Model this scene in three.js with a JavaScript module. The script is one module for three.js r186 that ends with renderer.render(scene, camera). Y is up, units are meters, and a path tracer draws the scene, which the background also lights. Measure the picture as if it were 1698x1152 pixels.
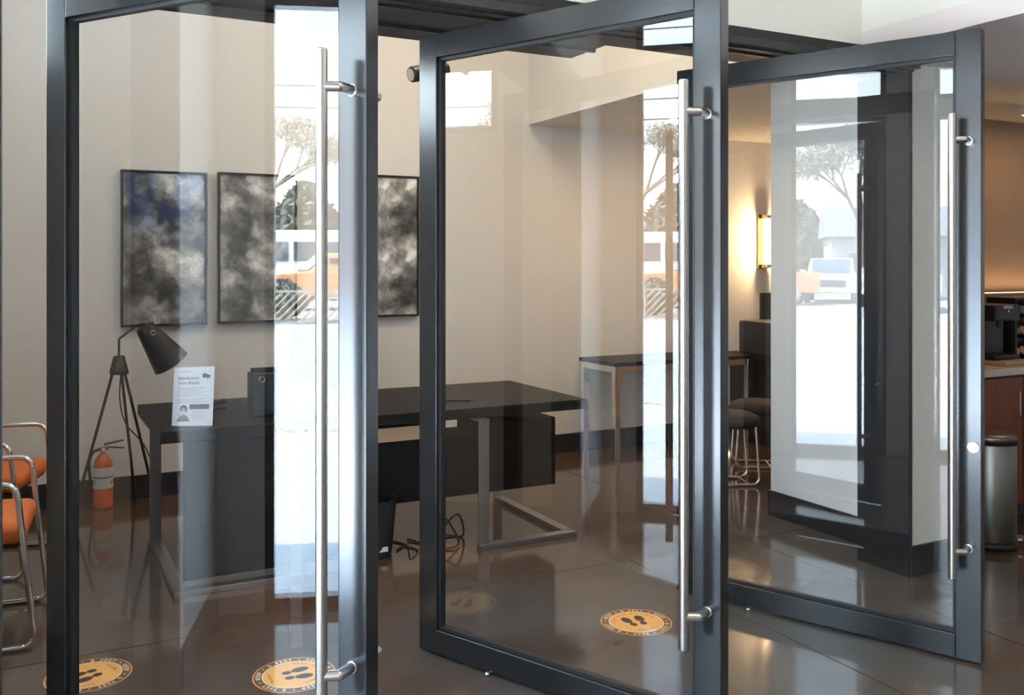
import * as THREE from 'three';
import { RoundedBoxGeometry } from 'three/addons/geometries/RoundedBoxGeometry.js';
import { mergeGeometries } from 'three/addons/utils/BufferGeometryUtils.js';
import { RectAreaLightUniformsLib } from 'three/addons/lights/RectAreaLightUniformsLib.js';
import { Sky } from 'three/addons/objects/Sky.js';

// World axes: x runs along the row of pivot doors, -z goes into the office, y is up. Metres.
RectAreaLightUniformsLib.init();
const scene = new THREE.Scene();
const renderer = new THREE.WebGLRenderer();
renderer.toneMapping = THREE.LinearToneMapping;
renderer.toneMappingExposure = 1.0;
renderer.shadowMap.enabled = true;

// camera: 1560 px focal length on 1698 x 1152, level, horizon at y = 436.5
const camera = new THREE.PerspectiveCamera(2 * Math.atan(576 / 1560) * 180 / Math.PI, 1698 / 1152, 0.05, 400);
camera.position.set(-0.278, 1.54, 3.201);
camera.rotation.set(0, -27.5 * Math.PI / 180, 0);
camera.setViewOffset(1698, 1152, 0, 139.5, 1698, 1152);
scene.add(camera);

// daylight
const sunDir = new THREE.Vector3(0.27 * 0.574, 0.819, -0.963 * 0.574).normalize();
const sky = new Sky();
sky.scale.setScalar(300);
sky.material.uniforms.turbidity.value = 20;
sky.material.uniforms.rayleigh.value = 0.45;
sky.material.uniforms.mieCoefficient.value = 0.075;
sky.material.uniforms.mieDirectionalG.value = 0.5;
sky.material.uniforms.sunPosition.value.copy(sunDir);
scene.add(sky);
scene.environmentIntensity = 3.6;
const sun = new THREE.DirectionalLight(new THREE.Color(1.0, 0.93, 0.82), 84);
sun.position.copy(sunDir).multiplyScalar(60);
sun.castShadow = true;
sun.shadow.mapSize.set(2048, 2048);
Object.assign(sun.shadow.camera, { left: -45, right: 45, top: 45, bottom: -45, near: 1, far: 140 });
scene.add(sun, sun.target);

// ------------------------------------------------------------------ helpers
let seed = 7;
const rnd = () => { seed = (seed * 1664525 + 1013904223) >>> 0; return seed / 4294967296; };
const rr = (a, b) => a + (b - a) * rnd();
const taken = {};
const numbered = (n) => { taken[n] = (taken[n] ?? -1) + 1; return taken[n] ? n + '_' + String(taken[n]).padStart(3, '0') : n; };
function mesh(name, geo, mat, parent) {
  const m = new THREE.Mesh(geo, mat);
  m.name = name; m.castShadow = m.receiveShadow = true;
  parent.add(m);
  return m;
}
function thing(name, label, category, [x, y, z] = [0, 0, 0], turn = 0, group) {
  const o = new THREE.Group();
  o.name = numbered(name); o.position.set(x, y, z); o.rotation.y = turn;
  o.userData = { label, category };
  if (group) o.userData.group = group;
  scene.add(o);
  return o;
}
function tag(o, label, category, group) { o.name = numbered(o.name); o.userData.label = label; o.userData.category = category; if (group) o.userData.group = group; return o; }
function struct(name, label, [x, y, z] = [0, 0, 0]) {
  const o = new THREE.Group(); o.name = numbered(name); o.position.set(x, y, z);
  o.userData = { label, category: name.split('_')[0], kind: 'structure' };
  scene.add(o);
  return o;
}
function copy(o, [x, y, z], turn, label) {
  const c = o.clone(); c.name = numbered(o.name.replace(/_\d{3}$/, '')); c.position.set(x, y, z); c.rotation.y = turn;
  c.userData = { ...o.userData }; if (label) c.userData.label = label;
  scene.add(c);
  return c;
}
// box between two corners, in (x, y, b) where b is the distance into the office (z = -b); uv in metres
function uvMetres(g) {
  const p = g.attributes.position, n = g.attributes.normal, uv = g.attributes.uv;
  for (let i = 0; i < p.count; i++) {
    const ax = Math.abs(n.getX(i)), ay = Math.abs(n.getY(i)), az = Math.abs(n.getZ(i));
    if (ax >= ay && ax >= az) uv.setXY(i, p.getZ(i), p.getY(i));
    else if (ay >= az) uv.setXY(i, p.getX(i), p.getZ(i));
    else uv.setXY(i, p.getX(i), p.getY(i));
  }
  return g;
}
function bx(x0, x1, y0, y1, b0, b1, r = 0) {
  const w = x1 - x0, h = y1 - y0, d = b1 - b0;
  const g = r > 0 ? new RoundedBoxGeometry(w, h, d, 2, Math.min(r, w / 2.01, h / 2.01, d / 2.01)) : new THREE.BoxGeometry(w, h, d);
  g.translate((x0 + x1) / 2, (y0 + y1) / 2, -(b0 + b1) / 2);
  return uvMetres(g);
}
// box given by centre and size in local axes
function cb(cx, cy, cz, w, h, d, r = 0, rot) {
  const g = r > 0 ? new RoundedBoxGeometry(w, h, d, 2, Math.min(r, w / 2.01, h / 2.01, d / 2.01)) : new THREE.BoxGeometry(w, h, d);
  if (rot) g.applyMatrix4(new THREE.Matrix4().makeRotationFromEuler(new THREE.Euler(...rot)));
  g.translate(cx, cy, cz);
  return g;
}
const V = (x, y, z) => new THREE.Vector3(x, y, z);
function cyl(p, q, r0, r1 = r0, seg = 20) {
  const d = q.clone().sub(p), g = new THREE.CylinderGeometry(r1, r0, d.length(), seg);
  g.applyQuaternion(new THREE.Quaternion().setFromUnitVectors(V(0, 1, 0), d.normalize()));
  g.translate((p.x + q.x) / 2, (p.y + q.y) / 2, (p.z + q.z) / 2);
  return g;
}
// tube through points with rounded corners
function bent(points, r, corner = 0.05, seg = 10) {
  const path = new THREE.CurvePath();
  let prev = points[0];
  for (let i = 1; i < points.length - 1; i++) {
    const a = points[i - 1], p = points[i], c = points[i + 1];
    const da = a.clone().sub(p), dc = c.clone().sub(p);
    const k = Math.min(corner, da.length() / 2.05, dc.length() / 2.05);
    const s = p.clone().add(da.normalize().multiplyScalar(k)), e = p.clone().add(dc.normalize().multiplyScalar(k));
    path.add(new THREE.LineCurve3(prev, s));
    path.add(new THREE.QuadraticBezierCurve3(s, p.clone(), e));
    prev = e;
  }
  path.add(new THREE.LineCurve3(prev, points[points.length - 1]));
  return new THREE.TubeGeometry(path, points.length * 14, r, seg, false);
}
const smooth = (points, r, n = 40, seg = 8) => new THREE.TubeGeometry(new THREE.CatmullRomCurve3(points), n, r, seg, false);
const lathe = (pts, seg = 32) => new THREE.LatheGeometry(pts.map(([r, y]) => new THREE.Vector2(r, y)), seg);
const merge = (list) => mergeGeometries(list.map((g) => (g.index ? g.toNonIndexed() : g)));

// noise for textures
const hash = (x, y, s) => { let h = (x * 374761393 + y * 668265263 + s * 974711) | 0; h = Math.imul(h ^ (h >>> 13), 1274126177); return ((h ^ (h >>> 16)) >>> 0) / 4294967296; };
function vnoise(x, y, period, s) {
  const ix = Math.floor(x), iy = Math.floor(y), fx = x - ix, fy = y - iy, m = (v) => ((v % period) + period) % period;
  const u = fx * fx * (3 - 2 * fx), v = fy * fy * (3 - 2 * fy);
  const a = hash(m(ix), m(iy), s), b = hash(m(ix + 1), m(iy), s), c = hash(m(ix), m(iy + 1), s), d = hash(m(ix + 1), m(iy + 1), s);
  return a + (b - a) * u + (c - a) * v + (a - b - c + d) * u * v;
}
function fbm(u, v, base, oct, s) { let t = 0, k = 0.5, p = base; for (let i = 0; i < oct; i++) { t += k * vnoise(u * p, v * p, p, s + i * 17); p *= 2; k *= 0.5; } return t / (1 - Math.pow(0.5, oct)); }
function tex(w, h, fn, srgb, rx = 1, ry = 1) {
  const d = new Uint8Array(w * h * 4);
  for (let j = 0; j < h; j++) for (let i = 0; i < w; i++) {
    const c = fn(i / w, j / h), k = (j * w + i) * 4;
    for (let n = 0; n < 3; n++) d[k + n] = Math.max(0, Math.min(255, c[n] * 255));
    d[k + 3] = 255;
  }
  const t = new THREE.DataTexture(d, w, h);
  t.wrapS = t.wrapT = THREE.RepeatWrapping; t.magFilter = THREE.LinearFilter; t.repeat.set(rx, ry);
  if (srgb) t.colorSpace = THREE.SRGBColorSpace;
  t.needsUpdate = true;
  return t;
}
function canvasTex(w, h, draw) {
  const c = document.createElement('canvas'); c.width = w; c.height = h;
  draw(c.getContext('2d'), w, h);
  const t = new THREE.CanvasTexture(c); t.colorSpace = THREE.SRGBColorSpace; t.magFilter = THREE.LinearFilter;
  return t;
}
const lin = (r, g, b) => new THREE.Color().setRGB(r, g, b);
const std = (color, roughness = 0.6, metalness = 0, extra = {}) => new THREE.MeshStandardMaterial({ color, roughness, metalness, ...extra });
const phys = (o) => new THREE.MeshPhysicalMaterial(o);

// ------------------------------------------------------------------ materials
const mixc = (a, b, t) => a.map((v, i) => v + (b[i] - v) * t);
const floorMap = tex(512, 512, (u, v) => {
  const a = fbm(u, v, 3, 4, 3), b = fbm(u, v, 7, 3, 31), c = fbm(u, v, 16, 2, 57);
  let col = mixc([0.345, 0.33, 0.31], [0.37, 0.275, 0.21], Math.min(1, Math.max(0, (a - 0.4) * 3.4)));
  col = mixc(col, [0.31, 0.24, 0.195], Math.min(1, Math.max(0, (b - 0.46) * 2.4)));
  const k = 0.92 + 0.14 * c;
  return col.map((x) => x * k);
}, true, 0.2, 0.2);
const paintBump = tex(512, 512, (u, v) => { const k = fbm(u, v, 90, 3, 5); return [k, k, k]; }, false, 1.2, 1.2);
const M = {
  floor: std(0xffffff, 0.1, 0, { map: floorMap }),
  subfloor: std(lin(0.03, 0.026, 0.022), 0.9),
  wall: std(lin(0.76, 0.73, 0.68), 0.75, 0, { bumpMap: paintBump, bumpScale: 0.0006 }),
  wallWhite: std(lin(0.68, 0.675, 0.66), 0.6, 0, { bumpMap: paintBump, bumpScale: 0.0005 }),
  wallTan: std(lin(0.34, 0.23, 0.16), 0.75, 0, { bumpMap: paintBump, bumpScale: 0.0006 }),
  ceil: std(lin(0.72, 0.68, 0.6), 0.85),
  soffit: std(lin(0.68, 0.6, 0.56), 0.8),
  base: std(lin(0.018, 0.018, 0.019), 0.35),
  bronze: phys({ color: lin(0.013, 0.0125, 0.0125), roughness: 0.21, ior: 1.6 }),
  header: std(lin(0.016, 0.014, 0.013), 0.6),
  gasket: std(lin(0.008, 0.008, 0.008), 0.5),
  glass: phys({ color: 0xffffff, roughness: 0, transmission: 1, thickness: 0, ior: 1.8, side: THREE.DoubleSide }),
  clear: phys({ color: 0xffffff, roughness: 0, transmission: 1, thickness: 0, ior: 1.45, side: THREE.DoubleSide }),
  steel: std(lin(0.62, 0.6, 0.57), 0.26, 1),
  chrome: std(lin(0.75, 0.75, 0.76), 0.1, 1),
  brushed: std(lin(0.4, 0.39, 0.38), 0.35, 1),
  binSteel: std(lin(0.26, 0.25, 0.24), 0.38, 1),
  desk: phys({ color: lin(0.013, 0.011, 0.0105), roughness: 0.45, specularIntensity: 0.22 }),
  black: std(lin(0.012, 0.012, 0.013), 0.42),
  blackSoft: std(lin(0.014, 0.014, 0.015), 0.8),
  orange: std(lin(0.55, 0.13, 0.02), 0.85),
  red: std(lin(0.62, 0.12, 0.03), 0.4),
  white: std(lin(0.75, 0.75, 0.74), 0.5),
  paper: std(lin(0.8, 0.8, 0.79), 0.8),
  wood: std(0xffffff, 0.45, 0, { map: tex(256, 256, (u, v) => { const g = fbm(u, v * 0.25, 12, 4, 9), k = 0.8 + 0.4 * vnoise(u * 60 + g * 8, v * 3, 60, 4) * 0.5; return [0.5 * k, 0.24 * k, 0.13 * k]; }, true, 1, 1) }),
  counter: std(lin(0.55, 0.5, 0.44), 0.35),
  tray: std(lin(0.5, 0.33, 0.2), 0.6),
};

// ------------------------------------------------------------------ the setting
const SF = -1.1;              // inner face of the storefront wall
// floor: concrete slabs with sawn joints
{
  const f = struct('floor', 'polished brown grey concrete floor with sawn joints');
  mesh('subfloor', bx(SF - 0.2, 7.7, -0.14, -0.012, -7.2, 3.6), M.subfloor, f);
  const j = 0.003;
  const slab = (x0, x1, b0, b1) => mesh('slab', bx(x0 + j, x1 - j, -0.06, 0, b0 + j, b1 - j), M.floor, f);
  const xs = [SF - 0.02, 3.3, 5.6, 7.5], bs = [-7.1, -4, -2.6, 0.855, 3.42];
  for (let i = 0; i < 3; i++) for (let k = 0; k < 4; k++) {
    if (i === 0 && k === 2) { slab(SF - 0.02, 2.52, -2.6, 0.855); slab(2.52, 3.3, -2.6, 0.855); } else slab(xs[i], xs[i + 1], bs[k], bs[k + 1]);
  }
}
// back wall of the office
{
  const w = struct('wall_back', 'pale grey painted wall behind the black desk');
  mesh('wall_face', bx(SF - 0.15, 7.6, 0, 4.2, 3.42, 3.57), M.wall, w);
  const b = struct('baseboard_back', 'black baseboard along the pale grey wall');
  mesh('board', bx(SF, 7.5, 0, 0.15, 3.405, 3.42, 0.004), M.base, b);
}
// storefront wall on the street side, with glazed openings
const openings = [ // b0, b1, y0, y1
  [-1.0, -0.27, 0.05, 2.72], [-2.5, -1.36, 0.05, 2.72], [-3.9, -2.7, 0.05, 2.72],
  [-1.0, -0.27, 2.84, 3.12], [-2.5, -1.36, 2.84, 3.12], [-3.9, -2.7, 2.84, 3.12],
  [0.62, 2.1, 2.38, 3.4],
];
{
  const w = struct('wall_street', 'white plastered street side wall between the tall windows');
  const piers = [[-7.1, -3.9], [-2.7, -2.5], [-1.36, -1.0], [-0.27, 0.62], [2.1, 3.57]];
  for (const [b0, b1] of piers) mesh('pier', bx(SF - 0.2, SF, 0, 4.2, b0, b1), M.wallWhite, w);
  for (const [b0, b1, y0, y1] of openings) {
    if (y0 < 1) { mesh('threshold', bx(SF - 0.2, SF, -0.06, 0.0, b0, b1), M.base, w); mesh('lintel', bx(SF - 0.2, SF, 2.72, 2.84, b0, b1), M.wallWhite, w); }
    else if (b0 > 0) mesh('sill_wall', bx(SF - 0.2, SF, 0, y0, b0, b1), M.wallWhite, w);
    if (y1 > 3) mesh('head_wall', bx(SF - 0.2, SF, y1, 4.2, b0, b1), M.wallWhite, w);
  }
  let n = 0;
  for (const [b0, b1, y0, y1] of openings) {
    const low = y0 < 1, t = struct('window_' + (++n), low ? 'tall dark framed storefront window facing the street' : 'dark framed transom window high in the street wall');
    const x0 = SF - 0.07, x1 = SF - 0.005, s = 0.04, yb = low ? 0 : y0;
    mesh('frame_side', bx(x0, x1, yb, y1, b0, b0 + s), M.bronze, t);
    mesh('frame_side', bx(x0, x1, yb, y1, b1 - s, b1), M.bronze, t);
    mesh('frame_head', bx(x0, x1, y1 - s, y1, b0 + s, b1 - s), M.bronze, t);
    mesh('frame_sill', bx(x0, x1, yb, yb + (low ? 0.06 : s), b0 + s, b1 - s), M.bronze, t);
    const g = new THREE.PlaneGeometry(b1 - b0 - 2 * s, y1 - yb - 2 * s);
    g.rotateY(Math.PI / 2); g.translate((x0 + x1) / 2, (yb + y1) / 2, -(b0 + b1) / 2);
    mesh('pane', g, M.clear, t);
    if (n === 1) {                                          // the street door's own pull
      const bar = mesh('pull_bar', cyl(V(SF + 0.03, 0.75, 0.93), V(SF + 0.03, 1.85, 0.93), 0.014), M.steel, t);
      for (const y of [0.9, 1.7]) mesh('standoff', cyl(V(SF - 0.05, y, 0.93), V(SF + 0.03, y, 0.93), 0.009), M.steel, bar);
    }
  }
  const e = struct('wall_lobby_end', 'white wall at the far end of the lobby');
  mesh('wall_face', bx(SF - 0.2, 7.6, 0, 4.2, -7.25, -7.1), M.wallWhite, e);
  const r = struct('wall_far_side', 'pale wall closing the rooms');
  mesh('wall_face', bx(7.5, 7.65, 0, 4.2, -7.25, 3.57), M.wall, r);
}
// wall over and beside the row of pivot doors
{
  const w = struct('wall_upper', 'cream painted wall over the dark door header');
  mesh('wall_face', bx(SF, 3.2, 2.52, 4.2, -0.06, 0.1), M.ceil, w);
  const p = struct('wall_pier', 'white wall pier beside the first door opening');
  mesh('wall_face', bx(SF, -0.37, 0, 2.52, -0.06, 0.1), M.wallWhite, p);
  const pb = struct('baseboard_pier', 'black baseboard on the white pier');
  mesh('board', bx(SF, -0.37, 0, 0.15, -0.075, -0.06, 0.004), M.base, pb);
  const h = struct('trim_1', 'dark header with track grooves over the pivot doors');
  mesh('header_beam', bx(-0.37, 3.6, 2.487, 2.56, -0.06, 0.24), M.header, h);
  mesh('track_rail', bx(-0.37, 3.6, 2.478, 2.487, -0.02, 0.0), M.gasket, h);
  mesh('track_rail', bx(-0.37, 3.6, 2.478, 2.487, 0.06, 0.08), M.gasket, h);
  mesh('header_soffit', bx(0.1, 2.05, 2.52, 2.6, 0.24, 0.66), M.header, h);
  mesh('header_ledge', bx(0.1, 2.05, 2.505, 2.52, 0.44, 0.46), M.gasket, h);
  const jl = struct('trim_2', 'dark steel jamb at the street end of the doors');
  mesh('jamb_post', bx(-0.37, -0.332, 0, 2.487, -0.06, 0.1), M.bronze, jl);
  const jr = struct('trim_3', 'black steel jamb at the far end of the doors');
  mesh('jamb_post', bx(3.575, 3.6, 0, 2.487, -0.01, 0.31), M.base, jr);
  const we = struct('wall_end', 'short pale wall beside the black jamb');
  mesh('wall_face', bx(3.6, 4.05, 0, 2.52, 0, 0.31), M.wall, we);
  const wb = struct('baseboard_end', 'black baseboard at the foot of the short wall');
  mesh('board', bx(3.59, 4.05, 0, 0.15, -0.014, 0, 0.003), M.base, wb);
  const st = struct('wall_side', 'white partition wall seen through the glass of the farthest door');
  mesh('wall_face', bx(3.8, 3.95, 0, 2.66, 0.31, 1.19), M.wallWhite, st);
  const sb = struct('baseboard_side', 'black baseboard under the white partition wall');
  mesh('board', bx(3.786, 3.8, 0, 0.15, 0.31, 1.204, 0.003), M.base, sb);
  mesh('board', bx(3.786, 3.95, 0, 0.15, 1.19, 1.204, 0.003), M.base, sb);
}
// ceilings
{
  const c = struct('ceiling', 'cream ceilings of lobby, office and lower side area');
  mesh('lobby_ceiling', bx(SF - 0.2, 3.2, 4.2, 4.3, -7.25, 0.1), M.ceil, c);
  mesh('office_ceiling', bx(SF - 0.2, 3.42, 4.2, 4.3, 0.1, 3.57), M.ceil, c);
  mesh('lobby_soffit', bx(3.2, 7.65, 2.52, 2.62, -7.25, 0.1), M.soffit, c);
  mesh('lobby_fascia', bx(3.2, 3.3, 2.62, 4.3, -7.25, -0.06), M.ceil, c);
  mesh('office_soffit', bx(3.32, 7.65, 2.65, 2.75, 0.1, 3.57), M.ceil, c);
  mesh('office_fascia', bx(3.32, 3.42, 2.75, 4.2, 0.1, 3.57), M.ceil, c);
  mesh('roof_slab', bx(SF - 0.25, 7.7, 4.3, 4.45, -7.3, 3.65), M.base, c);
}
// kitchenette wall
{
  const k = struct('wall_kitchenette', 'tan brown wall behind the coffee counter');
  mesh('wall_face', bx(4.05, 7.5, 0, 2.52, 0.98, 1.1), M.wallTan, k);
  mesh('return_wall', bx(3.95, 4.05, 0, 2.66, 0.31, 1.1), M.wall, k);
}
// ------------------------------------------------------------------ pivot doors
const DW = 1.304, DH = 2.44, DT = 0.056, ST = 0.093, PV = 0.36, GAP = 0.01;
function pivotDoor(label, [x, b], deg, lock) {
  const d = thing('pivot_door', label, 'door', [x, 0, -b], -deg * Math.PI / 180, 'open glass pivot doors in a row');
  const x0 = -PV, x1 = DW - PV, zc = -DT / 2;
  const bar = (xa, xb, ya, yb, r = 0.003) => cb((xa + xb) / 2, (ya + yb) / 2, zc, xb - xa, yb - ya, DT, r);
  mesh('stile', bar(x0, x0 + ST, GAP, DH), M.bronze, d);
  mesh('stile', bar(x1 - ST, x1, GAP, DH), M.bronze, d);
  mesh('rail', bar(x0 + ST, x1 - ST, GAP, GAP + ST), M.bronze, d);
  mesh('rail', bar(x0 + ST, x1 - ST, DH - ST, DH), M.bronze, d);
  const gi = 0.012, ix0 = x0 + ST, ix1 = x1 - ST, iy0 = GAP + ST, iy1 = DH - ST;
  const gz = (xa, xb, ya, yb) => cb((xa + xb) / 2, (ya + yb) / 2, zc, xb - xa, yb - ya, 0.026);
  mesh('gasket', gz(ix0, ix0 + gi, iy0, iy1), M.gasket, d);
  mesh('gasket', gz(ix1 - gi, ix1, iy0, iy1), M.gasket, d);
  mesh('gasket', gz(ix0 + gi, ix1 - gi, iy0, iy0 + gi), M.gasket, d);
  mesh('gasket', gz(ix0 + gi, ix1 - gi, iy1 - gi, iy1), M.gasket, d);
  const g = new THREE.PlaneGeometry(ix1 - ix0 - 2 * gi, iy1 - iy0 - 2 * gi);
  g.translate((ix0 + ix1) / 2, (iy0 + iy1) / 2, zc);
  const p = mesh('pane', g, M.glass, d);
  p.userData.label = 'clear glass pane mirroring the bright street';
  for (const s of [1, -1]) {                                   // a long pull on each face
    const face = s > 0 ? 0 : -DT, zb = face + s * 0.085, xs = x1 - ST / 2, xb = xs - 0.037;
    const pull = mesh('pull_bar', merge([
      lathe([[0, 0.34], [0.0135, 0.34], [0.016, 0.344], [0.016, 2.107], [0.0135, 2.111], [0, 2.111]], 28).translate(xb, 0, zb)]), M.steel, d);
    pull.userData.label = 'brushed steel pull bar';
    for (const y of [0.444, 2.01]) {
      mesh('standoff', merge([
        cyl(V(xs, y, face), V(xs, y, face + s * 0.058), 0.0145), new THREE.SphereGeometry(0.0145, 18, 12).translate(xs, y, face + s * 0.058),
        cyl(V(xs, y, face + s * 0.058), V(xb, y, zb), 0.0145), cyl(V(xs, y, face), V(xs, y, face + s * 0.003), 0.017)]), M.steel, pull);
    }
  }
  mesh('floor_pivot', lathe([[0, 0.014], [0.008, 0.013], [0.011, 0.009], [0.012, 0], [0, 0]], 20).translate(0, 0, 0.006), M.chrome, d);
  if (lock) {
    const k = mesh('lock_cylinder', cyl(V(x1 - 0.028, 0.835, 0), V(x1 - 0.028, 0.835, 0.006), 0.021), M.brushed, d);
    mesh('key_core', cyl(V(x1 - 0.028, 0.833, 0.006), V(x1 - 0.028, 0.833, 0.01), 0.011), M.chrome, k);
    mesh('keyhole', cb(x1 - 0.028, 0.831, 0.01, 0.003, 0.007, 0.002), M.gasket, k);
  }
  return d;
}
pivotDoor('dark framed glass pivot door beside the orange chairs', [0, 0], 54.8);
pivotDoor('dark framed glass pivot door standing between two other open doors', [1.27, -0.037], 66.0);
pivotDoor('dark framed glass pivot door with round keyed lock beside the steel bin', [2.585, 0.019], 66.0, true);

// ------------------------------------------------------------------ floor decals
const decalTex = canvasTex(1024, 1024, (c, w) => {
  const C = w / 2, ring = (r, col) => { c.fillStyle = col; c.beginPath(); c.arc(C, C, r, 0, 7); c.fill(); };
  ring(512, '#e0964a'); ring(494, '#6b4a30'); ring(396, '#fbe8c4'); ring(382, '#f2b05c');
  const arc = (txt, r, size, col, start, step, weight = 'bold') => {
    c.font = weight + ' ' + size + 'px sans-serif'; c.fillStyle = col; c.textAlign = 'center'; c.textBaseline = 'middle';
    [...txt].forEach((ch, i) => { c.save(); c.translate(C, C); c.rotate(start + i * step); c.fillText(ch, 0, -r); c.restore(); });
  };
  const t = '6 FEET • KEEP • 6 FEET • KEEP • 6 FEET • KEEP • ';
  arc(t, 442, 84, '#fdf0d4', 0, 2 * Math.PI / t.length);
  const u = 'KEEP YOUR DISTANCE';
  arc(u, 315, 54, '#8a5420', -u.length / 2 * 0.155 + 0.08, 0.155);
  const v = 'THANK YOU';
  c.font = 'bold 46px sans-serif'; c.fillStyle = '#8a5420'; c.fillText(v, C, C + 300);
  c.fillStyle = '#3b3633';
  for (const s of [-1, 1]) {
    c.save(); c.translate(C + s * 95, C - 20); c.rotate(s * 0.1);
    c.beginPath(); c.ellipse(0, -80, 68, 112, 0, 0, 7); c.fill();
    c.beginPath(); c.ellipse(-s * 6, 96, 50, 62, 0, 0, 7); c.fill();
    c.restore();
  }
});
const decalMat = std(0xffffff, 0.35, 0, { map: decalTex });
const decalEdge = std(lin(0.5, 0.25, 0.06), 0.5);
for (const [x, b, turn, label] of [
  [-0.058, 0.653, 3.5, 'round orange floor sticker with footprints behind the first door stile'],
  [0.626, 0.303, 0.0, 'round floor sticker with footprints overlaid by the window reflection'],
  [2.061, 0.137, 1.45, 'round orange floor sticker with footprints seen through the middle door']]) {
  const d = mesh('floor_sticker', new THREE.CylinderGeometry(0.1525, 0.1525, 0.0012, 64), [decalEdge, decalMat, decalEdge], scene);
  d.position.set(x, 0.0006, -b); d.rotation.y = turn;
  tag(d, label, 'floor sticker', 'distancing stickers on the floor');
}
tag(mesh('floor_plug', lathe([[0, 0.0015], [0.012, 0.0015], [0.014, 0], [0, 0]], 24).translate(1.864, 0, 0.013), M.base, scene), 'small dark round plug set in the concrete floor', 'floor plug');

// ------------------------------------------------------------------ paintings
function paintTex(s, blue, dark) {
  return tex(384, 720, (u, v) => {
    const w1 = fbm(u, v * 1.9, 4, 5, s), w2 = fbm(u + 0.13, v * 1.9, 5, 5, s + 40);
    let n = fbm(u + 0.3 * w1, v * 1.9 + 0.35 * w2, 3, 5, s + 90);
    n = Math.max(0, Math.min(1, (n - 0.5) * 2.6 + 0.5));
    let k = 0.3 + 0.46 * n - dark * 0.1;
    const m = fbm(u + 0.2 * w2, v * 1.9, 5, 4, s + 7), fine = fbm(u, v * 1.9, 40, 3, s + 21);
    k *= 0.7 + 0.6 * Math.min(1, Math.max(0, (m - 0.3) * 3.2));
    k += (fine - 0.5) * 0.12;
    let c = [k, k * 0.99, k * 0.965];
    if (blue) {
      const t = Math.max(0, Math.min(1, (v - 0.5) * 3.5)) * Math.max(0, Math.min(1, (w1 - 0.3) * 4));
      c = mixc(c, [0.1 + k * 0.62, 0.18 + k * 0.68, 0.34 + k * 0.75], t * 0.65);
      const dk = Math.max(0, Math.min(1, (0.5 - m) * 6)) * Math.max(0, Math.min(1, (v - 0.5) * 4));
      c = mixc(c, [0.13, 0.17, 0.36], dk * 0.75);
    }
    return c;
  }, true);
}
function painting(x0, x1, y0, y1, map, label) {
  const t = thing('framed_painting', label, 'painting', [(x0 + x1) / 2, y0, -3.42], 0, 'abstract paintings on the office wall');
  const w = x1 - x0, h = y1 - y0, f = 0.014, dp = 0.045;
  mesh('frame', merge([cb(-w / 2 + f / 2, h / 2, dp / 2, f, h, dp), cb(w / 2 - f / 2, h / 2, dp / 2, f, h, dp), cb(0, f / 2, dp / 2, w - 2 * f, f, dp), cb(0, h - f / 2, dp / 2, w - 2 * f, f, dp)]), M.black, t);
  const m = std(0xffffff, 0.6, 0, { map });
  mesh('canvas', new THREE.BoxGeometry(w - 2 * f - 0.004, h - 2 * f - 0.004, 0.03).translate(0, h / 2, 0.02), [M.black, M.black, M.black, M.black, m, M.black], t);
}
painting(0.289, 0.83, 1.125, 2.15, paintTex(12, true, 0), 'tall abstract canvas with blue sky tones at its top');
painting(0.9, 1.44, 1.13, 2.16, paintTex(77, false, 0.5), 'tall dark grey abstract canvas between the other two paintings');
painting(1.82, 2.362, 1.145, 2.19, paintTex(203, false, 0), 'black and white mottled abstract canvas seen between two doors');

// ------------------------------------------------------------------ executive desk
{
  const d = thing('office_desk', 'large black office desk with floating top and steel legs', 'desk', [0.29, 0, -1.42]);
  const L = 2.33, D = 0.98, z = (b) => -(b);
  mesh('desktop', cb(L / 2, 0.728, -D / 2, L, 0.056, D, 0.004), M.desk, d);
  const body = mesh('pedestal', merge([cb(1.62, 0.41, -0.31, 1.2, 0.34, 0.26, 0.004), cb(1.96, 0.605, -0.31, 0.52, 0.06, 0.26, 0.004)]), M.desk, d);
  mesh('riser', cb(1.06, 0.64, -0.31, 0.04, 0.12, 0.2), M.black, body);
  const tanStrip = mesh('added_tan_strip', cb(1.15, 0.625, -0.28, 0.5, 0.075, 0.3, 0.003), M.tray, d); tanStrip.userData.label = 'tan strip added for the pale band under the desk top';  // tan strip added to fill the pale band below the desktop
  mesh('riser', cb(2.0, 0.668, -0.31, 0.04, 0.064, 0.2), M.black, body);
  mesh('modesty_panel', cb(0.56, 0.365, -0.06, 0.9, 0.66, 0.025, 0.002), M.desk, d);
  mesh('drawer', cb(2.0, 0.435, -0.45, 0.4, 0.36, 0.02, 0.003), M.desk, body);
  const W = 0.06, T = 0.014;
  for (const s of [1, -1]) {
    const ox = s > 0 ? 1.64 : 0.62, ex = s > 0 ? 2.18 : 0.08;
    mesh('leg', merge([
      cb(ox, 0.35, 0.05, W, 0.7, T, 0.002), cb((ox + ex) / 2, T, 0.05, Math.abs(ex - ox) + W, 2 * T, W, 0.002),
      cb(ex, T, -0.4, W, 2 * T, 0.9, 0.002), cb(ex, 0.35, -0.86, W, 0.7, T, 0.002), cb(ox, 0.7 - T / 2, -0.02, W, T, 0.16, 0.002)]), M.brushed, d);
  }
}
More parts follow.
